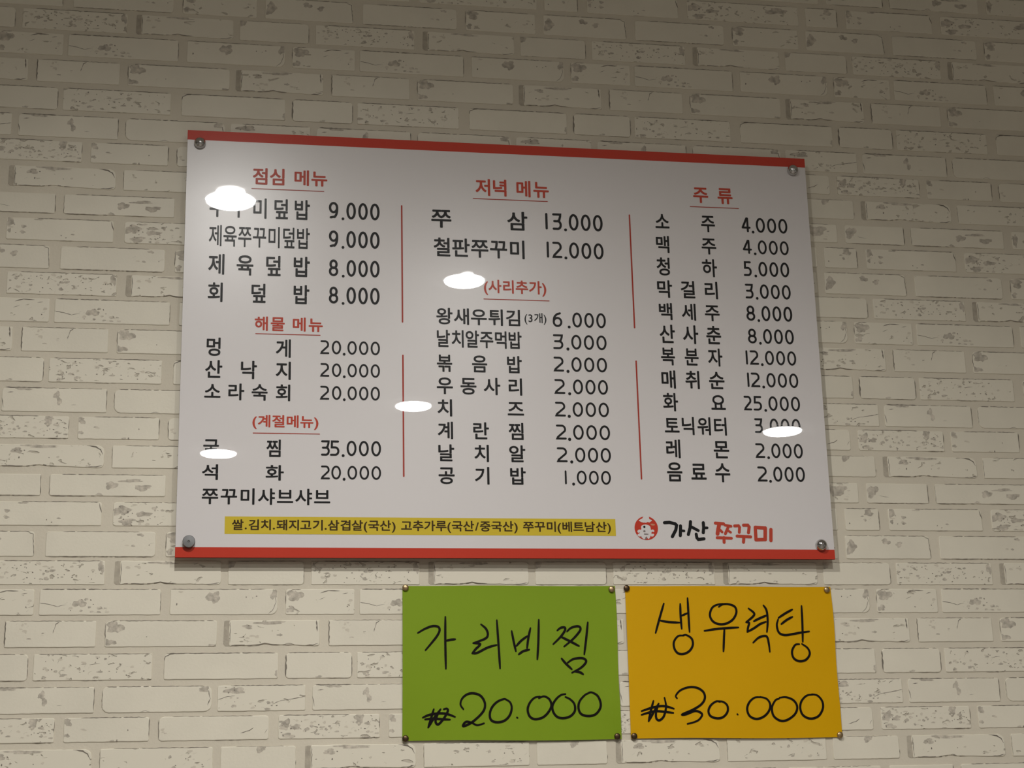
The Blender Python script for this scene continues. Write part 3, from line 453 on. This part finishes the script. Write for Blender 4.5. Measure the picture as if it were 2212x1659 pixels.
def hangul_row(root, row, M, weight=0.013):
    s, xl, xl2, xr2, xr, zt, zb = row
    n = len(s); G = [glyph(c, weight) for c in s]
    if s[0] == '(':          # proportional run inside brackets
        adv = []; x = 0
        for c, g in zip(s, G):
            wdt = .30 if c in '()' else (.55 if c.isdigit() else .93)
            adv.append(x + wdt / 2); x += wdt
        cen = adv
    else:
        cw = (xl2 - xl + xr - xr2) / 2
        c0, c1 = (xl + xl2) / 2, (xr + xr2) / 2
        cen = None
    top = max(g[2][3] for g in G); bot = min(g[2][2] for g in G); sz = (zt - zb) / (top - bot)
    if cen is None:
        gw = sum(g[2][1] - g[2][0] for g in (G[0], G[-1])) / 2
        sx = cw / gw
        for i, g in enumerate(G):
            c = c0 + (c1 - c0) * (i / (n - 1) if n > 1 else 0)
            if i in (0, n - 1): gc = (g[2][0] + g[2][1]) / 2
            else: gc = (g[2][0] + g[2][1]) / 2 * .6 + .46 * .4
            S = Sheet(); S.add(g[0], g[1], lambda p, c=c, gc=gc: (c + (p[0] - gc) * sx, zb + (p[1] - bot) * sz), 6); syl(S, root, M)
    else:
        L = [cen[i] + (g[2][0] - g[2][1]) / 2 for i, g in enumerate(G)]; Rr = [cen[i] + (g[2][1] - g[2][0]) / 2 for i, g in enumerate(G)]
        a, b = L[0], Rr[-1]; sx = (xr - xl) / (b - a)
        for i, g in enumerate(G):
            gc = (g[2][0] + g[2][1]) / 2
            S = Sheet(); S.add(g[0], g[1], lambda p, c=cen[i], gc=gc: (xl + (c + p[0] - gc - a) * sx, zb + (p[1] - bot) * sz), 6); syl(S, root, M)

def run_row(S, row, weight=0.024):
    """text set with the font's own spacing, stretched to its measured box"""
    s, xl, _, _, xr, zt, zb = row
    x = 0; items = []
    for c in s:
        g = glyph(c, weight); wdt = .36 if c in '()' else .30 if c == '.' else .42 if c == '/' else .92
        gc = (g[2][0] + g[2][1]) / 2; items.append((g, x + wdt / 2 - gc)); x += wdt
    a = min(o + g[2][0] for g, o in items); b = max(o + g[2][1] for g, o in items)
    hs = [g for (g, o), c in zip(items, s) if c not in '()/.']
    top = max(g[2][3] for g in hs); bot = min(g[2][2] for g in hs)
    sx = (xr - xl) / (b - a); sz = (zt - zb) / (top - bot)
    for g, o in items: S.k = 0; S.add(g[0], g[1], lambda p, o=o: (xl + (p[0] + o - a) * sx, zb + (p[1] - bot) * sz), 6)

def price_row(S, row):
    s, xl, xl2, xr2, xr, zt, zb = row
    wz = xr - xr2; pitch = wz * 1.245; H = zt - zb; sw = H * .134
    boxes = []
    for i in range(3): boxes.append(('0', xr2 - i * pitch, xr - i * pitch))
    dl = xr2 - 2 * pitch - wz * .20; boxes.append(('.', dl - wz * .30, dl))
    lead = s.split('.')[0]
    boxes.append((lead[0], xl, xl2))
    if len(lead) == 2:
        r_ = dl - wz * .50; l_ = r_ - wz * (.95 if lead[1] in '0' else .98)
        if lead[1] == '0': r_ = dl - wz * .47; l_ = r_ - wz
        boxes.append((lead[1], l_, r_))
    for c, a, b in boxes:
        if c == '.':
            m_ = (a + b) / 2; z_ = zb + H * .02
            S.add(*stroke([(m_, z_ - 1e-4), (m_, z_ + 1e-4)], wz * .30)); continue
        w_, h_ = max(1e-5, b - a - sw), H - sw
        if c == '1': w_ = 1e-5
        for st in DIG[c]:
            S.add(*stroke([((a + b) / 2 + (u - .5) * w_, zb + sw / 2 + v * h_) for u, v in st], sw))

for r in HEAD: hangul_row(text_root('heading_text', r), r, M_HEAD, .024)
for r in NAME: hangul_row(text_root('item_text', r), r, M_INK, .012 if r[0][0] == '(' else .013 if len(r[0]) == 7 and r[0][0] == '제' else .0195)
for r in PRICE: S = Sheet(); price_row(S, r); sub(S.build('price_text', M_INK, None))
for x0, z0, x1, z1 in UND:
    z = (z0 + z1) / 2; S = Sheet(); S.add(*stroke([(x0, z), (x1, z)], .0016)); sub(S.build('underline', M_LINE, None))
for x0, z0, x1, z1 in DIV:
    x = (x0 + x1) / 2; S = Sheet(); S.add(*stroke([(x, z0), (x, z1)], .0029)); sub(S.build('divider_line', M_LINE, None))
a, _, b, _, zt, zb = BAN
S = Sheet(); S.add([(a, zb), (b, zb), (b, zt), (a, zt)], [(0, 1, 2, 3)]); tag(sub(S.build('banner', M_YEL, None)), 'yellow strip with the small print')
for r in BANT:
    r = list(r); r[5] = zt - .0070 if False else BANT[0][5]; r[6] = BANT[0][6]
    S = Sheet(); run_row(S, r); sub(S.build('banner_text', M_INKB, None, y=BY - .0002))
# emblem and shop lettering
S = Sheet(); S.add([(DISC[0] + DISC[2] * math.cos(t * math.pi / 24), DISC[1] + DISC[2] * 1.0 * math.sin(t * math.pi / 24)) for t in range(48)], [tuple(range(48))])
emb = sub(S.build('emblem', M_RED, None)); tag(emb, 'round red emblem')
def emb_part(name, pts, M, dy):
    S = Sheet(); S.add([tuple(p) for p in pts], [tuple(range(len(pts)))]); o = S.build(name, M, emb, y=BY - dy); return o
emb_part('white_hat', HAT, M_WHITE, .0002); emb_part('white_figure', OCTO, M_WHITE, .0002); emb_part('tan_shape', HANDLE, M_LOGOT, .0002)
for q in OCG: emb_part('grey_shape', q, M_LOGOG, .0003)
S = Sheet(); S.add(*stroke([tuple(EYE[0]), (EYE[0][0], EYE[0][1] + .0004)], .0042)); S.build('eye', M_INK, emb, y=BY - .0003)
for k, M in (('black', M_INK), ('red', M_HEAD)):
    S = Sheet()
    for pts, wd in LOGO[k]: S.add(*stroke([tuple(p) for p in pts], wd * 1.12))
    sub(S.build('shop_lettering', M, None))

def lathe(prof, n=28):
    """profile (radius, y) spun round the y axis"""
    V = []; F = []
    for r, y in prof: V += [(r * math.cos(2 * math.pi * i / n), y, r * math.sin(2 * math.pi * i / n)) for i in range(n)]
    for k in range(len(prof) - 1):
        for i in range(n):
            j = (i + 1) % n; F.append((k * n + i, k * n + j, (k + 1) * n + j, (k + 1) * n + i))
    F.append(tuple(range(n))[::-1]); F.append(tuple(range((len(prof) - 1) * n, len(prof) * n)))
    return V, F
for i, (x, z) in enumerate(STAND):
    V, F = lathe([(.0065, FACE_Y - .0006), (.0065, -.0006)], 20)
    s = link('standoff', V, F, M_STEEL, None); s.parent = sign; s.location = Vector((x, 0, z + ZO)) - Vector(sign.location)
    if i == 2: prof = [(.0100, 0), (.0108, -.0015), (.0108, -.0085), (.0100, -.0098), (.0020, -.0100), (.0010, -.0092)]
    else: prof = [(.0100, 0), (.0108, -.0012), (.0108, -.0040), (.0100, -.0072), (.0078, -.0102), (.0045, -.0120), (.0010, -.0126)]
    V, F = lathe(prof); c = link('cap', V, F, M_STEEL if i == 2 else M_CHROME, s, smooth=(i != 2))

# ---------------------------------------------------------------- the two handwritten sheets
def bez(pts, k=7):
    if len(pts) < 3: return [tuple(p) for p in pts]
    out = []
    for i in range(len(pts) - 1):
        p0 = pts[max(0, i - 1)]; p1 = pts[i]; p2 = pts[i + 1]; p3 = pts[min(len(pts) - 1, i + 2)]
        for t in range(k):
            t /= k
            out.append(tuple(.5 * (2 * p1[a] + (p2[a] - p0[a]) * t + (2 * p0[a] - 5 * p1[a] + 4 * p2[a] - p3[a]) * t * t + (3 * p1[a] - p0[a] - 3 * p2[a] + p3[a]) * t ** 3) for a in (0, 1)))
    out.append(tuple(pts[-1])); return out

SHEETS = {'green': dict(q=[(-.2032, -.4458), (.1842, -.4464), (.1842, -.7192), (-.2052, -.7158)], M=M_GREEN, name='paper_sign',
                        label='bright green handwritten paper sheet priced 20.000, tacked under the menu board'),
          'yellow': dict(q=[(.2028, -.4460), (.5952, -.4484), (.5958, -.7220), (.2020, -.7182)], M=M_ORANGE, name='paper_sign',
                         label='orange-yellow handwritten paper sheet priced 30.000, right of the green sheet')}
tacks = {'green': M_BRASS, 'yellow': M_BRASSD}
for key, D in SHEETS.items():
    q = D['q']; NX, NY = 28, 20
    # measured at y = .015
    def ysurf(u, v, key=key):
        if key == 'green': b = .0032 * math.sin(math.pi * u) ** .8 * (.25 + .75 * v ** 1.5) + .0025 * math.exp(-((u - .03) / .12) ** 2) * math.sin(math.pi * v) * .6 + .002 * math.exp(-((u - .97) / .1) ** 2) * math.exp(-((v - .78) / .15) ** 2)
        else: b = .0028 * math.sin(math.pi * u) ** .8 * (.35 + .65 * v ** 1.5) + .0014 * math.sin(2 * math.pi * v) ** 2 * math.exp(-((u - .98) / .1) ** 2)
        return .0225 - b - .006 * math.sin(math.pi * v) * .35
    def at(u, v):
        a = (q[0][0] * (1 - u) + q[1][0] * u, q[0][1] * (1 - u) + q[1][1] * u); c = (q[3][0] * (1 - u) + q[2][0] * u, q[3][1] * (1 - u) + q[2][1] * u)
        return a[0] * (1 - v) + c[0] * v, a[1] * (1 - v) + c[1] * v
    def edgewob(u, v, x, z):      # slightly hand-cut edges
        s_ = .0008
        if v == 0: z -= s_ * math.sin(u * 9 + 1) * .6 + (.0028 * math.exp(-(u / .03) ** 2) if key == 'yellow' else 0) * 0
        if v == 1: z += s_ * math.sin(u * 7)
        if u == 1: x += s_ * math.sin(v * 8)
        return x, z
    V = []; F = []
    for s_ in (0, 1):
        for j in range(NY + 1):
            for i in range(NX + 1):
                u, v = i / NX, j / NY; x, z = at(u, v); x, z = edgewob(u, v, x, z); V.append((x, ysurf(u, v) + s_ * .0003, z + ZO))
    nn = (NX + 1) * (NY + 1)
    for j in range(NY):
        for i in range(NX):
            a = j * (NX + 1) + i; F.append((a, a + NX + 1, a + NX + 2, a + 1)); F.append((nn + a, nn + a + 1, nn + a + NX + 2, nn + a + NX + 1))
    for i in range(NX):
        F.append((i, i + 1, nn + i + 1, nn + i)); a = NY * (NX + 1) + i; F.append((a, nn + a, nn + a + 1, a + 1))
    for j in range(NY):
        a = j * (NX + 1); F.append((a, nn + a, nn + a + NX + 1, a + NX + 1)); a += NX; F.append((a, a + NX + 1, nn + a + NX + 1, nn + a))
    root = empty(D['name'], (at(.5, 1)[0], .018, at(.5, 1)[1] + ZO))
    tag(root, D['label'], 'paper sign')
    sh = link('sheet', V, F, D['M'], root, smooth=False); sh.location = -Vector(root.location)
    xa, xb = (q[0][0] + q[3][0]) / 2, (q[1][0] + q[2][0]) / 2; za, zb_ = (q[0][1] + q[1][1]) / 2, (q[2][1] + q[3][1]) / 2
    def yf_(x, z):
        u = min(1, max(0, (x - xa) / (xb - xa))); v = min(1, max(0, (z - za) / (zb_ - za))); return ysurf(u, v) - .0006
    zsplit = -.600
    for nm_, grp in (('handwritten_name', [s_ for s_ in HW[key] if max(q_[1] for q_ in s_) > zsplit]), ('handwritten_price', [s_ for s_ in HW[key] if max(q_[1] for q_ in s_) <= zsplit])):
      S = Sheet()
      for st in grp:
        P = bez(st)
        # cut long spans so that the ink follows the sheet
        Q = []
        for a, b in zip(P, P[1:]):
            k = max(1, int(math.hypot(b[0] - a[0], b[1] - a[1]) / .006)); Q += [(a[0] + (b[0] - a[0]) * i / k, a[1] + (b[1] - a[1]) * i / k) for i in range(k)]
        Q.append(P[-1])
        S.add(*stroke(Q, .0042, taper=.6))
      o = S.build(nm_, M_MARK, root, yfun=yf_); o.location = -Vector(root.location)

PINLAB = [('green', 'upper left'), ('green', 'upper right'), ('green', 'lower left'), ('green', 'lower right'), ('yellow', 'upper left'), ('yellow', 'upper right'), ('yellow', 'lower left'), ('yellow', 'lower right')]
DARK = {2, 3, 4, 6}
for i, (k, x, z) in enumerate(PINS):
    r = .0056
    V, F = lathe([(.0008, .0125), (.0008, .004), (.0030, .0020), (.0052, .0014), (.0056, .0002), (.0056, -.0012), (.0048, -.0022), (.0030, -.0028), (.0006, -.0030)], 24)
    t = link('thumbtack', V, F, M_BRASSD if i in DARK else M_BRASS, None, smooth=True); t.location = (x, .0202, z + ZO)
    tag(t, '%s thumbtack in the %s corner of the %s sheet' % ('dark bronze' if i in DARK else 'dull brass', PINLAB[i][1], k if k == 'green' else 'orange-yellow'), 'thumbtack', 'thumbtacks holding the paper sheets')

# ---------------------------------------------------------------- ceiling downlights (seen mirrored in the glossy board)
def disc_down(r, z, cx=0, cy=0, n=40): return [(cx + r * math.cos(2 * math.pi * i / n), cy + r * math.sin(2 * math.pi * i / n), z) for i in range(n)], [tuple(range(n))[::-1]]
LLAB = ['round lit downlight mirrored biggest, at the upper left of the menu board', 'round lit downlight mirrored in the middle column, above the bracketed red heading',
        'round lit downlight mirrored across the left divider line of the board', 'round lit downlight mirrored low at the left of the board, under the seasonal heading', 'round lit downlight mirrored at the right of the board, over the drink prices']
LR = [.070, .067, .077, .085, .090]
for i, (x, y) in enumerate(LAMPS):
    root = empty('ceiling_downlight', (x, y, ZO + CEIL)); tag(root, LLAB[i], 'ceiling light', 'ceiling downlights')
    r = LR[i]; n = 40; V = []; F = []
    for rr, zz in ((r - .001, -.001), (r + .002, -.0032), (r + .010, -.0030), (r + .012, 0.0)):
        V += [(rr * math.cos(2 * math.pi * k / n), rr * math.sin(2 * math.pi * k / n), zz) for k in range(n)]
    for a in range(3):
        for k in range(n):
            j = (k + 1) % n; F.append((a * n + k, (a + 1) * n + k, (a + 1) * n + j, a * n + j)[::-1])
    link('trim_ring', V, F, M_TRIM, root)
    V = []; F = []; prof = [(r, -.0034), (r, -.0080), (r * .93, -.0115), (r * .72, -.0135), (r * .4, -.0143)]
    for rr, zz in prof: V += [(rr * math.cos(2 * math.pi * k / n), rr * math.sin(2 * math.pi * k / n), zz) for k in range(n)]
    for a in range(len(prof) - 1):
        for k in range(n):
            j = (k + 1) % n; F.append((a * n + k, (a + 1) * n + k, (a + 1) * n + j, a * n + j)[::-1])
    F.append(tuple(range(4 * n, 5 * n))[::-1])
    link('lens', V, F, M_LAMP, root)
    if i < 2: link('added_glow_disc', *disc_down(r * (.60 if i == 0 else .34), -.0036, 0, r * (.88 if i == 0 else .92)), M_LAMP, root)  # added lit disc, only there to bulge the top of the mirrored glow
